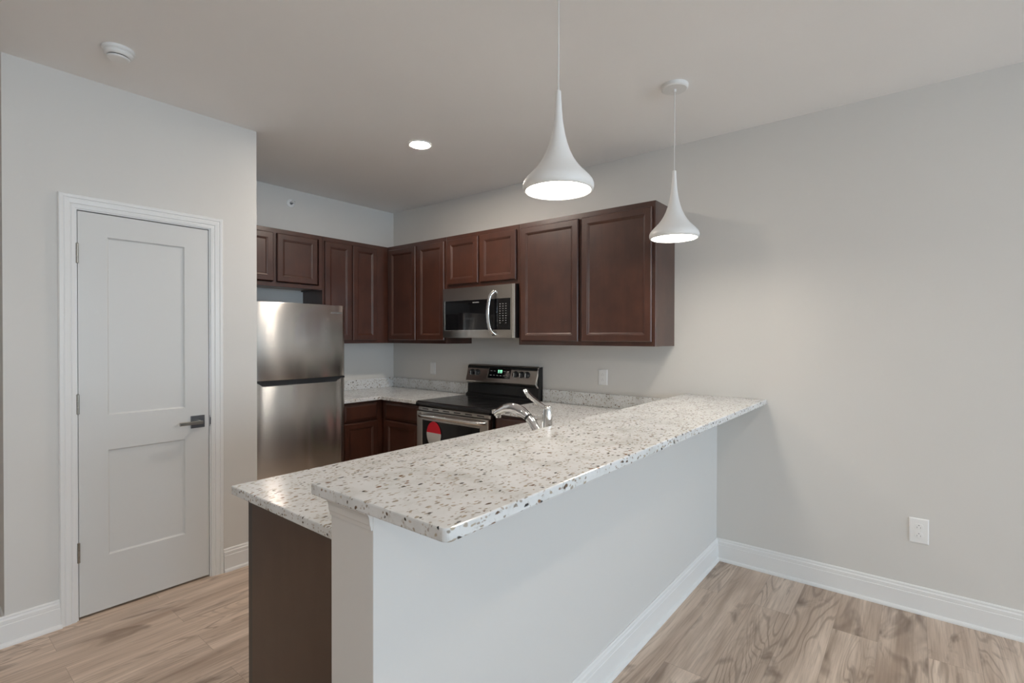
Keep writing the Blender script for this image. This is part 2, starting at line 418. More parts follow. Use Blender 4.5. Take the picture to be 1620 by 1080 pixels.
# door stop
box(bm, DX - 0.06, DX - 0.045, DL - g, DL + 0.012, 0, DT); box(bm, DX - 0.06, DX - 0.045, DR - 0.012, DR + g, 0, DT)
steps = [(0.0, 0.009), (0.014, 0.0115), (0.0195, 0.009), (0.022, 0.013), (0.041, 0.0155), (0.046, 0.0135), (0.048, 0.017), (CW - 0.004, 0.018), (CW, 0.012)]
il, ir, it = DL - 0.0105, DR + 0.0105, DT + 0.012
def casing_ring(w, d): return [(DX + d, il - w, 0), (DX + d, il - w, it + w), (DX + d, ir + w, it + w), (DX + d, ir + w, 0)]
rings = [casing_ring(steps[0][0], 0.0)] + [casing_ring(w, d) for w, d in steps] + [casing_ring(steps[-1][0], 0.0)]
rv = [[bm.verts.new(p) for p in r] for r in rings]
for A, B in zip(rv, rv[1:]):
    for k in range(3): bm.faces.new([A[k], A[k + 1], B[k + 1], B[k]])
bm.faces.new([r[0] for r in rv]); bm.faces.new([r[3] for r in rv][::-1])
struct('trim_1', bm, M_TRIM)

def door_leaf():
    """two-panel leaf built in door-local space: x across, front face y=0 towards -y"""
    W, Z0, Z1, th = DR - DL, 0.014, DT, 0.035
    px0, px1 = 0.119, 0.474
    P = [(0.294, 0.842), (1.023, 1.948)]
    bm = BM()
    quadxz(bm, 0, px0, Z0, Z1, 0); quadxz(bm, px1, W, Z0, Z1, 0)
    zz = [Z0, P[0][0], P[0][1], P[1][0], P[1][1], Z1]
    for a, b in ((0, 1), (2, 3), (4, 5)): quadxz(bm, px0, px1, zz[a], zz[b], 0)
    for a, b in P: loft_rect(bm, px0, px1, a, b, [(0, 0), (0.004, 0.0065), (0.008, 0.009)])
    v = [bm.verts.new(p) for p in ((0, 0, Z0), (W, 0, Z0), (W, 0, Z1), (0, 0, Z1), (0, th, Z0), (W, th, Z0), (W, th, Z1), (0, th, Z1))]
    for f in ((0, 1, 5, 4), (1, 2, 6, 5), (2, 3, 7, 6), (3, 0, 4, 7), (4, 5, 6, 7)): bm.faces.new([v[i] for i in f])
    bmesh.ops.remove_doubles(bm, verts=bm.verts, dist=1e-5)
    return bm
door = obj('door_1', door_leaf(), M_DOOR); door['kind'] = 'structure'
door.location = (DX - 0.001, DL, 0); door.rotation_euler = (0, 0, PI / 2)
for z in (1.85, 1.09, 0.34):
    bm = BM()
    for q in range(3): lathe(bm, [(0.0055, z - 0.045 + 0.031 * q), (0.0055, z - 0.0155 + 0.031 * q)], (-0.002, -0.0045, 0), 14)
    lathe(bm, [(0.003, z - 0.05), (0.0065, z - 0.047), (0.0065, z - 0.045)], (-0.002, -0.0045, 0), 14)
    lathe(bm, [(0.0065, z + 0.048), (0.0065, z + 0.05), (0.003, z + 0.053)], (-0.002, -0.0045, 0), 14)
    box(bm, 0.001, 0.004, -0.0008, 0.0, z - 0.045, z + 0.045)
    obj('hinge', bm, M_NICKEL_L, door)
hy, hz = 0.5385, 0.936
bm = box(BM(), hy - 0.036, hy + 0.036, -0.008, 0, hz - 0.036, hz + 0.036)
hd = obj('door_handle', bm, M_NICKEL, door, 0.0015)
bm = BM(); lathe(bm, [(0.011, -0.045), (0.011, -0.007)], (hy, 0, hz), 20, 'y')
box(bm, hy - 0.108, hy + 0.012, -0.056, -0.044, hz - 0.009, hz + 0.009)
obj('lever', bm, M_NICKEL_L, hd, 0.002)
bm = BM(); box(bm, DR - DL + 0.0035, DR - DL + 0.006, -0.0022, 0.01, 0.90, 0.965); prism(bm, [(DR - DL + 0.0036, 0.905), (DR - DL + 0.011, 0.915), (DR - DL + 0.011, 0.95), (DR - DL + 0.0036, 0.96)], 'y', -0.0035, -0.002)
obj('strike_plate', bm, M_NICKEL, door)

# ------------------------------------------------------------------ cabinets (local: back at y=0, front towards -y, width along x)
def raised_door(x0, x1, z0, z1, yf, fr=0.057, th=0.02):
    bm = BM()
    loft_rect(bm, x0, x1, z0, z1, [(0, yf + th), (0, yf + 0.006), (0.002, yf + 0.003), (0.006, yf), (fr - 0.012, yf), (fr - 0.009, yf + 0.0025), (fr - 0.004, yf + 0.0035), (fr + 0.004, yf + 0.0095), (fr + 0.006, yf + 0.0095)], True)
    return bm
def drawer_front(x0, x1, z0, z1, yf, th=0.02):
    bm = BM()
    loft_rect(bm, x0, x1, z0, z1, [(0, yf + th), (0, yf + 0.009), (0.004, yf + 0.005), (0.012, yf + 0.003), (0.018, yf)], True)
    return bm
def upper_cabinet(label, loc, rz, W, Z0, Z1, doors, group, D=0.323, raw_bottom=False, stiles=None):
    t = thing('wall_cabinet', label, 'cabinet', loc, rz, group)
    t.location.z = Z0
    h = Z1 - Z0; p = 0.016
    bm = BM()
    box(bm, 0, p, -D + 0.019, 0, 0, h); box(bm, W - p, W, -D + 0.019, 0, 0, h)
    box(bm, p, W - p, -D + 0.019, 0, h - p, h); box(bm, p, W - p, -0.006, 0, 0.03, h - p)
    obj('cabinet_body', bm, M_CAB, t, 0.0008, 1)
    bm = box(BM(), p, W - p, -D + 0.019, -0.0, 0.012, 0.012 + p)
    obj('bottom_panel', bm, M_RAW if raw_bottom else M_CAB, t)
    bm = BM()
    xs = [0, 0.03, W - 0.03, W]; zs = [0, 0.035, h - 0.035, h]
    sl = list(stiles or [])
    xx = [0, 0.03]
    for c in sl: xx += list(c) if isinstance(c, tuple) else [c - 0.02, c + 0.02]
    xx += [W - 0.03, W]
    slab_x = xx
    keep = lambda i, j: j in (0, 2) or i % 2 == 0
    b2 = BM(); slab(b2, slab_x, zs, keep, -D, -D + 0.019)
    for v in b2.verts: v.co = Vector((v.co.x, v.co.z, v.co.y))
    obj('face_frame', b2, M_CAB, t, 0.001, 1)
    for (a, b, za, zb) in doors:
        obj('door', raised_door(a, b, za - Z0, zb - Z0, -D - 0.022), M_CAB, t)
    return t
UT = 2.300
YW = -1.884
upper_cabinet('low dark brown cabinet with two doors directly above the refrigerator', (0, YW, 0), PI / 2, -1.012 - YW, 1.836, UT,
              [(0.02, -1.441 - YW, 1.876, 2.262), (-1.411 - YW, -1.064 - YW, 1.876, 2.262)], 'dark wall cabinets', raw_bottom=True, stiles=[-1.426 - YW])
upper_cabinet('tall dark brown wall cabinet in the corner beside the refrigerator, on the bluish wall', (0, -1.01, 0), PI / 2, 1.008, 1.376, UT,
              [(0.017, 0.278, 1.406, 2.262), (0.292, 0.552, 1.406, 2.262)], 'dark wall cabinets', stiles=[0.285, (0.535, 0.72)])
upper_cabinet('tall dark brown two-door wall cabinet left of the microwave', (0.326, -0.002, 0), 0, 1.137 - 0.326, 1.376, UT,
              [(0.388 - 0.326 - 0.022, 0.748 - 0.326, 1.406, 2.262), (0.780 - 0.326, 1.125 - 0.326, 1.406, 2.262)], 'dark wall cabinets', D=0.321, stiles=[0.764 - 0.326])
upper_cabinet('short dark brown two-door cabinet above the microwave', (1.139, -0.002, 0), 0, 1.935 - 1.139, 1.846, UT,
              [(1.166 - 1.139, 1.522 - 1.139, 1.880, 2.262), (1.548 - 1.139, 1.918 - 1.139, 1.880, 2.262)], 'dark wall cabinets', D=0.321, stiles=[1.535 - 1.139])
upper_cabinet('largest dark brown two-door wall cabinet right of the microwave, behind the pendant lamps', (1.937, -0.002, 0), 0, 3.030 - 1.937, 1.376, UT,
              [(1.968 - 1.937, 2.472 - 1.937, 1.405, 2.262), (2.500 - 1.937, 3.012 - 1.937, 1.405, 2.262)], 'dark wall cabinets', D=0.321, stiles=[2.486 - 1.937])

def base_cabinet(label, loc, rz, W, D, fronts, group='dark base cabinets', stiles=None, end_skin=None, top=0.882):
    t = thing('base_cabinet', label, 'cabinet', loc, rz, group)
    p = 0.016; h = top
    bm = BM()
    box(bm, 0, p, -D + 0.02, 0, 0.0, h); box(bm, W - p, W, -D + 0.02, 0, 0.0, h)
    box(bm, p, W - p, -D + 0.02, 0, 0.10, 0.10 + p); box(bm, p, W - p, -0.006, 0, 0.10 + p, h)
    obj('cabinet_body', bm, M_CAB, t, 0.0008, 1)
    obj('toe_kick', box(BM(), p, W - p, -D + 0.075, -D + 0.09, 0, 0.10), M_CAB, t)
    xx = [0, 0.03]
    for c in (stiles or []): xx += list(c) if isinstance(c, tuple) else [c - 0.02, c + 0.02]
    xx += [W - 0.03, W]
    b2 = BM(); slab(b2, xx, [0.10, 0.135, 0.70, 0.73, h - 0.03, h], lambda i, j: j in (0, 2, 4) or i % 2 == 0, -D, -D + 0.0195)
    for v in b2.verts: v.co = Vector((v.co.x, v.co.z, v.co.y))
    obj('face_frame', b2, M_CAB, t, 0.001, 1)
    for kind, a, b, za, zb in fronts:
        if kind == 'door': obj('door', raised_door(a, b, za, zb, -D - 0.021), M_CAB, t)
        else: obj('drawer', drawer_front(a, b, za, zb, -D - 0.021), M_CAB, t)
    if end_skin:
        obj('end_panel', end_skin, M_SKIN, t, 0.001, 1)
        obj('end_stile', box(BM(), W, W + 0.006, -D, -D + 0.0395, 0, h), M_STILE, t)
    return t
DZ = (0.118, 0.705); RZ = (0.722, 0.862)
base_cabinet('dark base cabinet under the counter beside the refrigerator', (0.002, -1.01, 0), PI / 2, 1.006, 0.608,
             [('drawer', 0.016, 0.345, *RZ), ('door', 0.016, 0.345, *DZ)], stiles=[(0.335, 0.45)])
base_cabinet('dark base cabinet left of the range in the inner corner', (0.634, -0.002, 0), 0, 1.142 - 0.634, 0.606,
             [('drawer', 0.05, 0.492, *RZ), ('door', 0.05, 0.492, *DZ)], stiles=[])
base_cabinet('dark base cabinet right of the range, seen under the faucet spout', (1.945, -0.002, 0), 0, 2.47 - 1.945, 0.606,
             [('drawer', 0.015, 0.50, *RZ), ('door', 0.015, 0.50, *DZ)], stiles=[])
PB = PX0 - 0.002
# peninsula cabinets face the kitchen (-x): local x runs towards -y
base_cabinet('dark corner base cabinet between the range wall and the sink', (PB, -0.004, 0), -PI / 2, 1.02, PB - 2.492,
             [('door', 0.68, 1.0, 0.118, 0.862)], stiles=[0.65])
base_cabinet('dark sink base cabinet under the faucet', (PB, -1.026, 0), -PI / 2, 0.95, PB - 2.492,
             [('drawer', 0.015, 0.465, *RZ), ('drawer', 0.485, 0.935, *RZ), ('door', 0.015, 0.465, *DZ), ('door', 0.485, 0.935, *DZ)], stiles=[0.475])
W = 2.571 - 1.978
skin = box(BM(), W, W + 0.012, -(PB - 2.492) + 0.040, -0.001, 0.0, 0.882)
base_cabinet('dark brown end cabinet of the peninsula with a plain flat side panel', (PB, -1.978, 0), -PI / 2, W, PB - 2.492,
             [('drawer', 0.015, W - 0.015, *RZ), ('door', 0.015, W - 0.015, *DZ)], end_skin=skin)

# ------------------------------------------------------------------ stone tops
CT0, CT1 = 0.8835, 0.914
t = thing('countertop', 'speckled white stone countertop in the far corner between refrigerator and range', 'countertop', (0, 0, CT0), 0, None)
bm = BM(); slab(bm, [0.001, 0.65, 1.142], [-1.012, -0.65, -0.001], lambda i, j: not (i == 1 and j == 0), 0, CT1 - CT0)
obj('slab', bm, M_GRAN, t, 0.004)
obj('backsplash', box(BM(), 0.001, 0.021, -1.012, -0.0215, CT1 - CT0 + 0.0002, 1.012 - CT0), M_GRAN, t, 0.003)
obj('backsplash', box(BM(), 0.001, 1.142, -0.021, -0.001, CT1 - CT0 + 0.0002, 1.012 - CT0), M_GRAN, t, 0.003)
t = thing('countertop', 'lower speckled white stone countertop of the peninsula, continuing right of the range', 'countertop', (1.945, 0, CT0), 0, None)
SX0, SX1, SY0, SY1 = 2.665, 2.955, -1.83, -1.17
ox = 1.945
bm = BM()
xs = [v - ox for v in (1.945, 2.46, SX0, SX1, PX0 - 0.0005)]; ys = [-2.622, SY0, SY1, -0.65, -0.001]
slab(bm, xs, ys, lambda i, j: (i >= 1 or j == 3) and not (i == 2 and j == 1), 0, CT1 - CT0)
obj('slab', bm, M_GRAN, t, 0.004)
obj('backsplash', box(BM(), 0, PX0 - 0.001 - ox, -0.021, -0.001, CT1 - CT0 + 0.0002, 1.012 - CT0), M_GRAN, t, 0.003)

bm = BM(); r = 0.018
bx0, bx1, by0, by1 = 3.105, 3.607, -2.690, -0.001
pts = [(bx0, by1)]
for cx, cy, a0 in ((bx0 + r * .3, by0 + r * .3, PI), (bx1 - r, by0 + r, 1.5 * PI)):
    rr = r * .3 if a0 == PI else r
    for k in range(7): pts.append((cx + rr * math.cos(a0 + k / 6 * PI / 2), cy + rr * math.sin(a0 + k / 6 * PI / 2)))
pts.append((bx1, by1))
prism(bm, pts, 'z', 1.0265, 1.0562)
o = obj('bar_top', bm, M_GRAN, None, 0.004)
tag(o, 'long raised speckled white stone bar top on the half wall, below the pendant lamps', 'bar top')

# ------------------------------------------------------------------ sink and faucet
t = thing('sink', 'stainless undermount sink set in the peninsula counter in front of the faucet', 'sink', ((SX0 + SX1) / 2, (SY0 + SY1) / 2, CT0 - 0.2), 0)
bm = BM(); sx, sy = (SX1 - SX0) / 2, (SY1 - SY0) / 2
def ring(dx, z): return [bm.verts.new(p) for p in ((-sx + dx, -sy + dx, z), (sx - dx, -sy + dx, z), (sx - dx, sy - dx, z), (-sx + dx, sy - dx, z))]
R = [ring(-0.012, 0.1985), ring(0.001, 0.1985), ring(0.004, 0.03), ring(0.02, 0.006), ring(0.03, 0.004), ring(0.03, 0.0), ring(0.016, 0.002), ring(0.0, 0.03), ring(-0.003, 0.195), ring(-0.012, 0.195)]
for A, B in zip(R, R[1:] + R[:1]):
    if A is R[4]: continue
    for k in range(4): bm.faces.new([A[k], A[(k + 1) % 4], B[(k + 1) % 4], B[k]])
bm.faces.new(R[4]); bm.faces.new(R[5][::-1])
obj('basin', bm, M_STEELH, t)
bm = BM(); lathe(bm, [(0.045, 0.0045), (0.045, 0.007), (0.03, 0.006), (0.028, 0.0045)], (0, 0, 0), 28); obj('drain', bm, M_CHROME, t)

FX, FY = 3.02, -1.50
t = thing('faucet', 'chrome single-lever pull-out kitchen faucet rising behind the bar top', 'faucet', (FX, FY, CT1), 0)
z = lambda v: v - CT1
x = lambda v: v - FX
bm = BM(); lathe(bm, [(0.033, 0.0005), (0.033, 0.008), (0.026, 0.014), (0.0240, 0.05), (0.0230, 0.12), (0.0230, 0.165), (0.0225, 0.180), (0.020, 0.197), (0.015, 0.207), (0.007, 0.211)], (0, 0, 0), 32)
obj('faucet_body', bm, M_CHROME, t, smooth=True)
bm = BM(); P = [(-0.01, 0, 0.035), (-0.045, 0, 0.075), (-0.082, 0, 0.122), (-0.108, 0, 0.146)]
tube(bm, curve_pts(P, 6), 0.0195, 20); obj('spout', bm, M_CHROME, t, smooth=True)
bm = BM(); tube(bm, [(-0.104, 0, 0.1425), (-0.112, 0, 0.1495)], 0.0203, 20); obj('seam_ring', bm, M_BLACKPL, t)
bm = BM(); P = [(-0.110, 0, 0.148), (-0.140, 0, 0.167), (-0.185, 0, 0.181), (-0.235, 0, 0.178), (-0.28, 0, 0.160), (-0.305, 0, 0.143)]
C = curve_pts(P, 6); n = len(C)
rr = [0.0195 + 0.0055 * math.sin(min(1, i / (n - 1) * 1.25) * PI) - 0.002 * (i / (n - 1)) for i in range(n)]
tube(bm, C, rr, 22); sp = obj('spray_head', bm, M_CHROME, t, smooth=True)
bm = BM(); lathe(bm, [(0.0125, -0.012), (0.0145, -0.004), (0.0145, 0.008)], (-0.292, 0, 0.1385), 20); obj('nozzle', bm, M_CHROME, sp)
bm = BM(); tube(bm, [(-0.19, 0, 0.161), (-0.215, 0, 0.1605), (-0.245, 0, 0.154)], [(0.003, 0.006), (0.005, 0.007), (0.003, 0.006)], 12); obj('spray_button', bm, M_BLACKPL, sp)
bm = BM(); P = [(-0.002, 0, 0.196), (-0.04, 0, 0.212), (-0.085, 0, 0.236), (-0.115, 0, 0.258), (-0.128, 0, 0.275)]
C = curve_pts(P, 5); n = len(C)
tube(bm, C, [(0.0085 - 0.001 * i / n, 0.010 + 0.009 * math.sin(i / n * PI * 0.8)) for i in range(n)], 16); obj('lever', bm, M_CHROME, t, smooth=True)

# ------------------------------------------------------------------ refrigerator (local: back y=0, front -y, width along x)
FW, FYL = 0.752, -1.795
t = thing('refrigerator', 'stainless top-freezer refrigerator in the alcove next to the pantry wall', 'refrigerator', (0.03, FYL, 0), PI / 2)
bm = BM(); box(bm, 0.004, FW - 0.004, -0.62, 0, 0.03, 1.672)
for a in (0.06, FW - 0.06):
    for b in (-0.56, -0.06): lathe(bm, [(0.02, 0), (0.02, 0.03)], (a, b, 0), 12)
obj('cabinet_body', bm, M_BLACKPL, t, 0.004)
obj('toe_grille', box(BM(), 0.02, FW - 0.02, -0.645, -0.621, 0.012, 0.055), M_BLACKPL, t)
def fr_y(u):    # front bulge across the width, u in 0..1
    e = 0.035 / FW
    y = -0.690 - 0.022 * (1 - (2 * u - 1) ** 2)
    d = min(u, 1 - u)
    if d < e: y += 0.020 * (1 - math.sqrt(max(0, 1 - (1 - d / e) ** 2)))
    return y
def fridge_door(z0, z1, pocket):
    bm = BM(); us = [0, 0.003, 0.008, 0.014, 0.022, 0.032, 0.046]; us = us + [0.046 + (0.908) * k / 22 for k in range(1, 22)] + [1 - q for q in us[::-1]]
    def top(u):
        x = u * FW
        if not pocket: return z1
        L0, L1 = 0.045, 0.085
        d = min(x, FW - x)
        if d <= L0: return z1
        if d >= L1: return z1 - 0.028
        return z1 - 0.028 * (d - L0) / (L1 - L0)
    if pocket:
        us = sorted(set(us + [0.045 / FW, 0.085 / FW, 1 - 0.045 / FW, 1 - 0.085 / FW]))
    F0 = [bm.verts.new((u * FW, fr_y(u), z0)) for u in us]; F1 = [bm.verts.new((u * FW, fr_y(u), top(u))) for u in us]
    G1 = [bm.verts.new((u * FW, max(fr_y(u) + 0.03, -0.665) if top(u) < z1 else fr_y(u) + 0.03, top(u) + (0.006 if top(u) < z1 else 0))) for u in us]
    B0 = [bm.verts.new((u * FW, -0.628, z0)) for u in us]; B1 = [bm.verts.new((u * FW, -0.628, z1 if not pocket else top(u) + 0.006)) for u in us]
    n = len(us)
    for k in range(n - 1):
        for A, B in ((F0, F1), (F1, G1), (G1, B1), (B1, B0), (B0, F0)): bm.faces.new([A[k], A[k + 1], B[k + 1], B[k]])
    for k in (0, n - 1): bm.faces.new([F0[k], F1[k], G1[k], B1[k], B0[k]])
    return bm
fd = obj('freezer_door', fridge_door(1.121, 1.683, False), M_STEEL, t, 0.002)
ld = obj('fridge_door', fridge_door(0.06, 1.109, True), M_STEEL, t, 0.002)
for o in (fd, ld):
    for p in o.data.polygons: p.use_smooth = abs(p.normal.z) < 0.3 and p.normal.y < -0.05
# dark recessed grip behind the gap
bm = BM(); prism(bm, [(0.055, 1.106), (0.09, 1.0835), (FW - 0.09, 1.0835), (FW - 0.055, 1.106), (FW - 0.004, 1.106), (FW - 0.004, 1.1205), (0.004, 1.1205), (0.004, 1.106)], 'y', -0.685, -0.627)
obj('pocket_grip', bm, M_BLACKPL, t)
bm = BM(); pts = [(FW - 0.045, 1.1085), (FW - 0.085, 1.0805), (0.085, 1.0805), (0.045, 1.1085)]
for (a, za), (b, zb) in zip(pts, pts[1:]):
    N_ = 14 if abs(za - zb) < 1e-6 else 3
    for k in range(N_):
        x0_, x1_ = a + (b - a) * k / N_, a + (b - a) * (k + 1) / N_; z0_, z1_ = za + (zb - za) * k / N_, za + (zb - za) * (k + 1) / N_
        q = [(x0_, fr_y(x0_ / FW) - 0.0012, z0_ - 0.002), (x1_, fr_y(x1_ / FW) - 0.0012, z1_ - 0.002), (x1_, fr_y(x1_ / FW) - 0.0012, z1_ + 0.0008), (x0_, fr_y(x0_ / FW) - 0.0012, z0_ + 0.0008),
             (x0_, fr_y(x0_ / FW) + 0.004, z0_ - 0.002), (x1_, fr_y(x1_ / FW) + 0.004, z1_ - 0.002), (x1_, fr_y(x1_ / FW) + 0.004, z1_ + 0.0008), (x0_, fr_y(x0_ / FW) + 0.004, z0_ + 0.0008)]
        v = [bm.verts.new(c) for c in q]
        for f in ((0, 1, 2, 3), (4, 7, 6, 5), (0, 4, 5, 1), (3, 2, 6, 7)): bm.faces.new([v[i] for i in f])
obj('grip_trim', bm, M_STEEL_BR, t)
# small raised maker's badge, letters too small to read
bm = BM(); a, b = FW - 0.135, FW - 0.03
yb = fr_y((a + b) / 2 / FW) - 0.0015
prism(bm, [(a, fr_y(a / FW) - 0.0015), (b, fr_y(b / FW) - 0.0015), (b, fr_y(b / FW) + 0.004), (a, fr_y(a / FW) + 0.004)], 'z', 1.618, 1.630)
bd = obj('badge', bm, M_STEEL_BR, fd)

# ------------------------------------------------------------------ microwave
MX0, MX1, MZ0, MZ1, MY = 1.142, 1.932, 1.428, 1.8435, -0.368
mw, mh = MX1 - MX0, MZ1 - MZ0
t = thing('microwave', 'stainless over-the-range microwave with black window, hung under the short cabinet', 'microwave', (MX0, 0, MZ0))
bm = BM(); box(bm, 0.003, mw - 0.003, -0.335, -0.003, 0.0, mh - 0.002)
prism(bm, [(-0.335, 0), (-0.355, 0.004), (-0.355, mh - 0.004), (-0.335, mh - 0.002)], 'x', 0.003, mw - 0.003)
obj('microwave_body', bm, M_BLACK, t, 0.002)
fy = MY
bm = BM()
box(bm, 0, mw, fy, -0.3555, mh - 0.106, mh); box(bm, 0, mw, fy, -0.3555, 0.0, 0.064); box(bm, 0, 0.026, fy, -0.3555, 0.064, mh - 0.106); box(bm, mw - 0.044, mw, fy, -0.3555, 0.064, mh - 0.106)
bmesh.ops.remove_doubles(bm, verts=bm.verts, dist=1e-5)
fr = obj('front_frame', bm, M_STEELH, t)
bm = BM(); box(bm, mw - 0.026, mw + 0.0005, fy - 0.0025, fy + 0.001, 0.0, mh); 
obj('edge_trim', bm, M_STEEL_BR, fr, 0.0008, 1)
bm = BM(); box(bm, 0.02, 0.027, fy - 0.002, fy + 0.001, 0.06, mh - 0.104); box(bm, 0.02, mw * 0.62, fy - 0.002, fy + 0.001, 0.06, 0.065)
obj('window_trim', bm, M_STEEL_BR, fr, 0.0008, 1)
wd = obj('door_window', box(BM(), 0.0265, 0.535, fy + 0.002, -0.3556, 0.0645, mh - 0.1065), M_BLACKGL, t)
cp = obj('control_panel', box(BM(), 0.5355, mw - 0.0445, fy + 0.002, -0.3556, 0.0645, mh - 0.1065), M_BLACKGL, t)
bm = BM()
for k in range(9): box(bm, 0.348 + k * 0.0078, 0.3535 + k * 0.0078, fy + 0.0008, fy + 0.003, mh - 0.131, mh - 0.123)
obj('badge', bm, M_GREYPR, wd)
for rrow in range(9):
    for c in range(3):
        if rrow == 8 and c == 1: continue
        xx = 0.640 + c * 0.030; zz = mh - 0.150 - rrow * 0.0185
        obj('button', box(BM(), xx - 0.005, xx + 0.005, fy + 0.0005, fy + 0.003, zz - 0.002, zz + 0.0025), M_GREYPR, cp)
bm = BM(); hx = 0.572
P = [(hx + 0.022, fy + 0.002, mh - 0.050), (hx + 0.012, fy - 0.022, mh - 0.058), (hx - 0.008, fy - 0.040, mh - 0.105), (hx - 0.018, fy - 0.048, mh * 0.5 - 0.01), (hx - 0.008, fy - 0.040, 0.085), (hx + 0.012, fy - 0.022, 0.036), (hx + 0.022, fy + 0.002, 0.026)]
tube(bm, curve_pts(P, 6), (0.016, 0.010), 16)
obj('handle', bm, M_CHROME, t, smooth=True)

# ------------------------------------------------------------------ range
RX0, RX1 = 1.150, 1.938; RW = RX1 - RX0
t = thing('range', 'stainless electric range with black glass cooktop and rear control panel', 'range', (RX0, 0, 0))
bm = BM(); box(bm, 0.002, RW - 0.002, -0.625, -0.012, 0.03, 0.872)
for a in (0.05, RW - 0.05):
    for b in (-0.56, -0.08): lathe(bm, [(0.018, 0), (0.018, 0.03)], (a, b, 0), 12)
obj('range_body', bm, M_BLACK, t)
bm = BM(); prism(bm, [(-0.672, 0.878), (-0.675, 0.892), (-0.670, 0.910), (-0.655, 0.918), (-0.095, 0.918), (-0.095, 0.873), (-0.66, 0.873)], 'x', -0.003, RW + 0.003)
ck = obj('cooktop', bm, M_COOKTOP, t, 0.003)
M_RINGP = mat('burner_ring_print', (0.045, 0.045, 0.047), 0.25)
for bx_, by_, rr_ in ((0.20, -0.50, 0.115), (0.58, -0.50, 0.09), (0.20, -0.24, 0.08), (0.58, -0.24, 0.105)):
    bm = BM(); lathe(bm, [(rr_, 0.9178), (rr_, 0.9184), (rr_ - 0.006, 0.9184), (rr_ - 0.006, 0.9178)], (bx_, by_, 0), 40, cap0=False, cap1=False)
    obj('burner_ring', bm, M_RINGP, ck)
# backguard: black riser, tilted stainless panel on top
bm = BM(); prism(bm, [(-0.094, 0.874), (-0.094, 0.93), (-0.070, 0.945), (-0.062, 1.05), (-0.066, 1.17), (-0.052, 1.19), (-0.006, 1.19), (-0.006, 0.874)], 'x', 0.0, RW)
bg = obj('backguard', bm, M_BLACK, t, 0.002)
zb0, zb1 = 1.048, 1.186
def pan(z): return -0.100 + (z - zb0) / (zb1 - zb0) * 0.042
bm = BM(); prism(bm, [(-0.070, 1.022), (pan(zb0) + 0.004, 1.040), (pan(zb0), 1.05), (pan(zb1), zb1 - 0.004), (pan(zb1) + 0.005, zb1 + 0.0065), (-0.030, zb1 + 0.0065), (-0.050, 1.022)], 'x', 0.004, RW - 0.012)
cpn = obj('control_panel', bm, M_STEELH, bg, 0.0015)
bm = BM(); prism(bm, [(-0.070, 1.018), (pan(zb0) - 0.002, 1.040), (pan(zb0) - 0.003, 1.05), (pan(zb1) - 0.003, zb1 - 0.002), (pan(zb1) + 0.005, zb1 + 0.0085), (-0.020, zb1 + 0.0085), (-0.030, zb1 - 0.002), (pan(zb1) + 0.012, zb1 - 0.006), (pan(zb0) + 0.012, 1.05), (-0.060, 1.018)], 'x', RW - 0.0118, RW - 0.002)
obj('end_trim', bm, M_STEEL_BR, bg, 0.001, 1)
def on_panel(bm, x0, x1, z0, z1, out, inn=0.002):
    v = [bm.verts.new(p) for p in ((x0, pan(z0) - out, z0), (x1, pan(z0) - out, z0), (x1, pan(z1) - out, z1), (x0, pan(z1) - out, z1), (x0, pan(z0) + inn, z0), (x1, pan(z0) + inn, z0), (x1, pan(z1) + inn, z1), (x0, pan(z1) + inn, z1))]
    for f in ((0, 1, 2, 3), (7, 6, 5, 4), (0, 4, 5, 1), (1, 5, 6, 2), (2, 6, 7, 3), (3, 7, 4, 0)): bm.faces.new([v[i] for i in f])
bm = BM(); on_panel(bm, 0.262, 0.505, 1.082, 1.168, 0.002); ds = obj('display', bm, M_BLACKGL, cpn)
bm = BM(); on_panel(bm, 0.254, 0.2615, 1.080, 1.170, 0.003); obj('display_trim', bm, M_STEEL_BR, cpn)
bm = BM()
for k, dx in enumerate((0.0, 0.020, 0.034)):     # glowing clock digits, too small to read
    x0_ = 0.366 + dx
    for sx0, sx1, sz0, sz1 in ((0, 0.010, 0.022, 0.0245), (0, 0.010, 0.0105, 0.013), (0, 0.010, 0, 0.0025), (0.008, 0.0105, 0, 0.0245), (0, 0.0025, 0.0105, 0.0245)):
        on_panel(bm, x0_ + sx0, x0_ + sx1, 1.128 + sz0, 1.128 + sz1, 0.003, 0.0)
obj('clock_digits', bm, M_LCD, ds)
for rr_ in range(2):
    for c in range(6):
        if rr_ == 0 and c in (2, 3): continue
        bm = BM(); on_panel(bm, 0.280 + c * 0.037, 0.300 + c * 0.037, 1.140 - rr_ * 0.036, 1.145 - rr_ * 0.036, 0.0026, 0.0); obj('touch_label', bm, M_GREYPR, ds)
for kx in (0.070, 0.130, 0.562, 0.624, 0.682):
    bm = BM(); zc = 1.122; yc = pan(zc)
    lathe(bm, [(0.029, yc + 0.003), (0.029, yc - 0.003), (0.024, yc - 0.006), (0.0215, yc - 0.022), (0.017, yc - 0.026)], (kx, 0, zc), 28, 'y')
    kn = obj('knob', bm, M_BLACKPL, cpn)
    bm = box(BM(), kx - 0.004, kx + 0.004, yc - 0.031, yc - 0.025, zc - 0.018, zc + 0.018); obj('grip_bar', bm, M_STEEL_BR, kn, 0.001, 1)
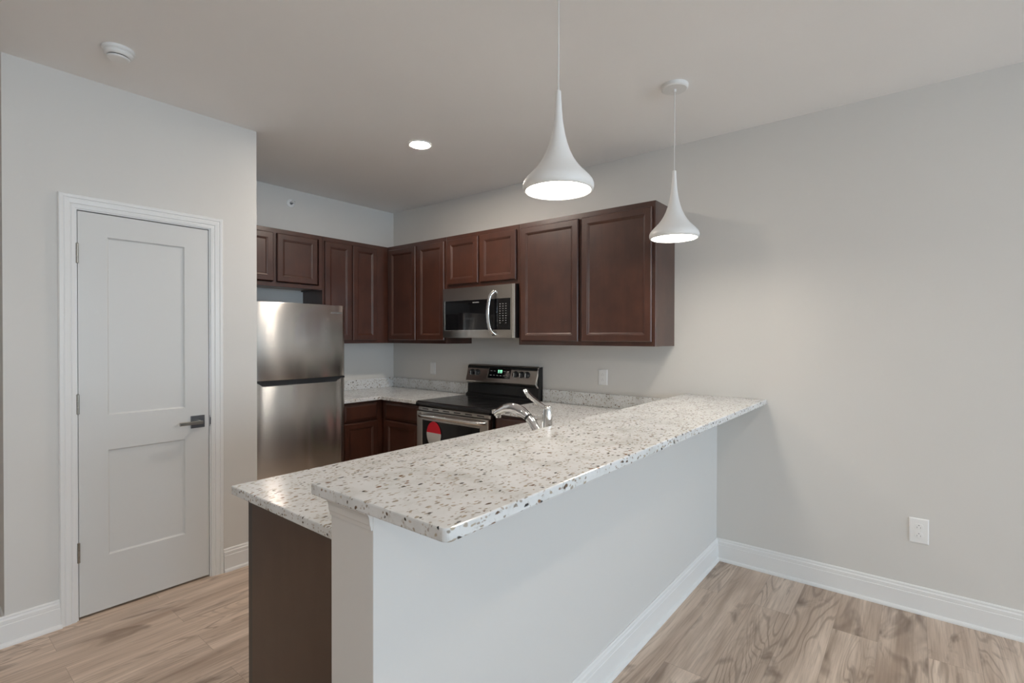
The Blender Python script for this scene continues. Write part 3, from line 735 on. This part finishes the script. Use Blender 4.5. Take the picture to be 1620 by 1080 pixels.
# vent trim, oven door, drawer
vt_ = obj('vent_trim', box(BM(), 0.004, RW - 0.004, -0.648, -0.6255, 0.842, 0.870), M_STEELH, t, 0.002)
for k in range(6): obj('vent_slot', box(BM(), 0.05 + k * 0.12, 0.12 + k * 0.12, -0.6495, -0.6475, 0.852, 0.860), M_DARKHOLE, vt_)
oz0, oz1, oy = 0.255, 0.838, -0.672
bm = BM(); b2 = BM()
slab(b2, [0.010, 0.075, RW - 0.09, RW - 0.006], [oz0, 0.36, 0.775, oz1], lambda i, j: not (i == 1 and j == 1), oy, oy + 0.045)
for v in b2.verts: v.co = Vector((v.co.x, v.co.z, v.co.y))
od = obj('oven_door', b2, M_STEELH, t, 0.003)
obj('oven_window', box(BM(), 0.076, RW - 0.091, oy + 0.003, oy + 0.02, 0.361, 0.774), M_BLACKGL, od)
bm = BM(); box(bm, 0.0745, 0.079, oy - 0.001, oy + 0.004, 0.36, 0.775); box(bm, 0.079, RW - 0.092, oy - 0.001, oy + 0.004, 0.771, 0.7755); box(bm, RW - 0.0085, RW - 0.0045, oy - 0.0012, oy + 0.04, oz0, oz1)
obj('window_trim', bm, M_STEEL_BR, od)
bm = BM(); P = [(0.055, oy + 0.002, 0.812), (0.075, oy - 0.030, 0.812), (0.13, oy - 0.046, 0.813), (RW / 2, oy - 0.056, 0.815), (RW - 0.13, oy - 0.046, 0.813), (RW - 0.06, oy - 0.030, 0.812), (RW - 0.035, oy + 0.002, 0.812)]
tube(bm, curve_pts(P, 7), (0.015, 0.012), 18); obj('handle', bm, M_STEEL_BR, od, smooth=True)
obj('storage_drawer', box(BM(), 0.006, RW - 0.006, -0.668, -0.6255, 0.05, 0.245), M_STEELH, t, 0.003)

# red and white card hanging on the oven door from the handle
t = thing('hang_tag', 'oval red and white card hanging on the oven door', 'tag', (1.362, oy - 0.0016, 0.562))
def oval(a, b, za, zb, y0, y1, cut, upper):
    bm = BM(); pts = []
    for k in range(49):
        th = 2 * PI * k / 48; pts.append((a * math.cos(th) * (1 - 0.10 * max(0, -math.sin(th))), za + (zb - za) * (0.5 + 0.5 * math.sin(th))))
    zc = cut; P = [p for p in pts[:-1] if (p[1] >= zc) == upper]
    hw = max(abs(p[0]) for p in P) if upper else max(abs(p[0]) for p in P)
    ang = math.asin((zc - za) / (zb - za) * 2 - 1); xw = a * math.cos(ang) * (1 - 0.10 * max(0, -math.sin(ang)))
    if upper: Q = [(xw, zc)] + [p for p in P if p[1] > zc + 1e-4] + [(-xw, zc)]
    else:
        Q = [p for p in P]; Q.sort(key=lambda p: math.atan2(p[1] - (za + zb) / 2, p[0])); 
        left = [p for p in P]; left = sorted([p for p in P if p[0] < 0], key=lambda p: -p[1]); right = sorted([p for p in P if p[0] >= 0], key=lambda p: p[1])
        Q = [(-xw, zc)] + left + right + [(xw, zc)]
    prism(bm, Q, 'y', y0, y1); return bm
obj('red_half', oval(0.082, 0, 0.0, 0.207, -0.0012, 0.0002, 0.118, True), M_RED, t)
obj('white_half', oval(0.082, 0, 0.0, 0.207, -0.0012, 0.0002, 0.118, False), M_CARD, t)

# ------------------------------------------------------------------ lamps
def pendant(label, yc):
    px = 3.333
    t = thing('pendant_lamp', label, 'pendant lamp', (px, yc, 1.945), 0, 'white pendant lamps over the bar')
    prof = [(0.0085, 0.352), (0.0095, 0.349), (0.0105, 0.325), (0.0123, 0.294), (0.0155, 0.255), (0.0195, 0.226), (0.025, 0.197), (0.0312, 0.172), (0.041, 0.144), (0.0535, 0.117), (0.066, 0.097), (0.0790, 0.080), (0.0965, 0.062), (0.111, 0.047), (0.1205, 0.035), (0.1245, 0.025), (0.1250, 0.014), (0.1225, 0.005), (0.117, 0.0), (0.1135, 0.002), (0.1125, 0.008)]
    bm = BM(); lathe(bm, prof, (0, 0, 0), 64, cap1=False); obj('lamp_shade', bm, M_PEND, t, smooth=True)
    bm = BM(); lathe(bm, [(0.1128, 0.0045), (0.1128, 0.0085)], (0, 0, 0), 64); obj('diffuser', bm, M_PLENS, t)
    bm = BM(); lathe(bm, [(0.0024, 0.350), (0.0024, H - 1.945 - 0.018)], (0, 0, 0), 10); obj('cord', bm, M_CORD, t)
    bm = BM(); lathe(bm, [(0.007, H - 1.945 - 0.034), (0.009, H - 1.945 - 0.022), (0.060, H - 1.945 - 0.022), (0.0665, H - 1.945 - 0.017), (0.0675, H - 1.945 - 0.0005)], (0, 0, 0), 48); obj('canopy', bm, M_PEND, t, smooth=False)
pendant('larger-looking white trumpet pendant lamp, nearest to the free end of the bar', -1.889)
pendant('smaller-looking white trumpet pendant lamp in front of the big wall cabinet, near the right wall', -0.804)

def downlight(x, y, label, group, e):
    t = thing('recessed_downlight', label, 'ceiling light', (x, y, H - 0.008), 0, group)
    bm = BM(); lathe(bm, [(0.078, 0.0078), (0.078, 0.004), (0.074, 0.0), (0.064, 0.0015), (0.064, 0.0078)], (0, 0, 0), 48, cap0=False, cap1=False); obj('trim_ring', bm, M_PLASTIC, t)
    bm = BM(); lathe(bm, [(0.0638, 0.002), (0.0638, 0.006)], (0, 0, 0), 48); obj('lens', bm, lens_mat(e), t)
downlight(1.689, -1.098, 'lit round recessed downlight in the kitchen ceiling', 'recessed downlights', CAN_KITCHEN)
for q, e in zip(((4.83, -1.75), (2.4, -4.3), (4.83, -4.6)), CAN_LIVING):  # first placed from the bar's shadow; other two unseen, added to light the room
    downlight(*q, 'unseen lit round recessed downlight in the living area ceiling', 'living area downlights', e)

# ------------------------------------------------------------------ small fittings
t = thing('smoke_detector', 'round white smoke detector on the ceiling above the pantry door', 'smoke detector', (1.478, -2.702, H - 0.046))
bm = BM(); lathe(bm, [(0.062, 0.0455), (0.062, 0.034), (0.058, 0.030)], (0, 0, 0), 48); obj('mounting_base', bm, M_PLASTIC, t)
bm = BM(); lathe(bm, [(0.056, 0.0305), (0.054, 0.020), (0.046, 0.0125), (0.043, 0.012)], (0, 0, 0), 48); obj('detector_cover', bm, M_PLASTIC, t, smooth=True)
bm = BM(); lathe(bm, [(0.040, 0.0125), (0.040, 0.0068)], (0, 0, 0), 48); obj('sensing_slot', bm, M_DARKHOLE, t)
bm = BM(); lathe(bm, [(0.043, 0.0075), (0.042, 0.003), (0.036, 0.0), (0.01, 0.0)], (0, 0, 0), 48); obj('detector_cap', bm, M_PLASTIC, t)

t = thing('fire_sprinkler', 'small white sidewall sprinkler head high on the wall above the refrigerator cabinet', 'sprinkler', (0.0, -1.122, 2.612))
bm = BM(); lathe(bm, [(0.036, 0.0005), (0.036, 0.004), (0.030, 0.007), (0.020, 0.008)], (0, 0, 0), 36, 'x'); obj('escutcheon', bm, M_PLASTIC, t)
bm = BM(); lathe(bm, [(0.012, 0.007), (0.012, 0.016), (0.009, 0.022)], (0, 0, 0), 20, 'x'); obj('sprinkler_body', bm, M_NICKEL, t)
bm = BM(); box(bm, 0.02, 0.05, -0.012, -0.009, -0.003, 0.003); box(bm, 0.02, 0.05, 0.009, 0.012, -0.003, 0.003); box(bm, 0.048, 0.052, -0.012, 0.012, -0.004, 0.004); box(bm, 0.046, 0.06, -0.016, 0.016, 0.010, 0.012)
obj('deflector', bm, M_PLASTIC, t)

def plate_bm(w, h):
    bm = BM(); loft_rect(bm, -w / 2, w / 2, -h / 2, h / 2, [(0, -0.0005), (0, -0.003), (0.003, -0.0055), (0.006, -0.0062)], True); return bm
def outlet(label, x, z, w, h, s=1.0):
    t = thing('power_outlet', label, 'outlet', (x, 0, z), 0, 'white power outlets')
    obj('cover_plate', plate_bm(w, h), M_PLASTIC, t)
    for dz in (0.0195 * s, -0.0195 * s):
        bm = BM(); pts = []
        for k in range(28):
            th = 2 * PI * k / 28; pts.append((0.0172 * s * math.cos(th), dz + max(-0.0135 * s, min(0.0135 * s, 0.0172 * s * math.sin(th)))))
        prism(bm, pts, 'y', -0.0082, -0.006); rc = obj('receptacle', bm, M_PLASTIC, t, 0.0008, 1)
        bm = BM()
        box(bm, -0.0075 * s, -0.0055 * s, -0.0086, -0.0078, dz - 0.0075 * s, dz + 0.001 * s); box(bm, 0.0055 * s, 0.0075 * s, -0.0086, -0.0078, dz - 0.0065 * s, dz + 0.0005 * s)
        lathe(bm, [(0.0026 * s, -0.0086), (0.0026 * s, -0.0078)], (0, 0, dz + 0.0075 * s), 12, 'y')
        obj('slots', bm, M_GREYPR, rc)
    bm = BM(); lathe(bm, [(0.003, -0.0072), (0.003, -0.006)], (0, 0, 0), 12, 'y'); obj('screw', bm, M_PLASTIC, t)
outlet('white power outlet low on the bare right wall above the baseboard', 4.334, 0.428, 0.082, 0.130, 1.1)
outlet('white power outlet above the counter right of the range, under the big wall cabinet', 2.485, 1.135, 0.076, 0.117)
t = thing('wall_switch', 'narrow-looking white switch plate above the counter left of the range', 'switch', (0.613, 0, 1.127))
obj('cover_plate', plate_bm(0.074, 0.117), M_PLASTIC, t)
bm = BM(); box(bm, -0.0165, 0.0165, -0.009, -0.006, -0.033, 0.033); obj('rocker', bm, M_PLASTIC, t, 0.0015, 1)
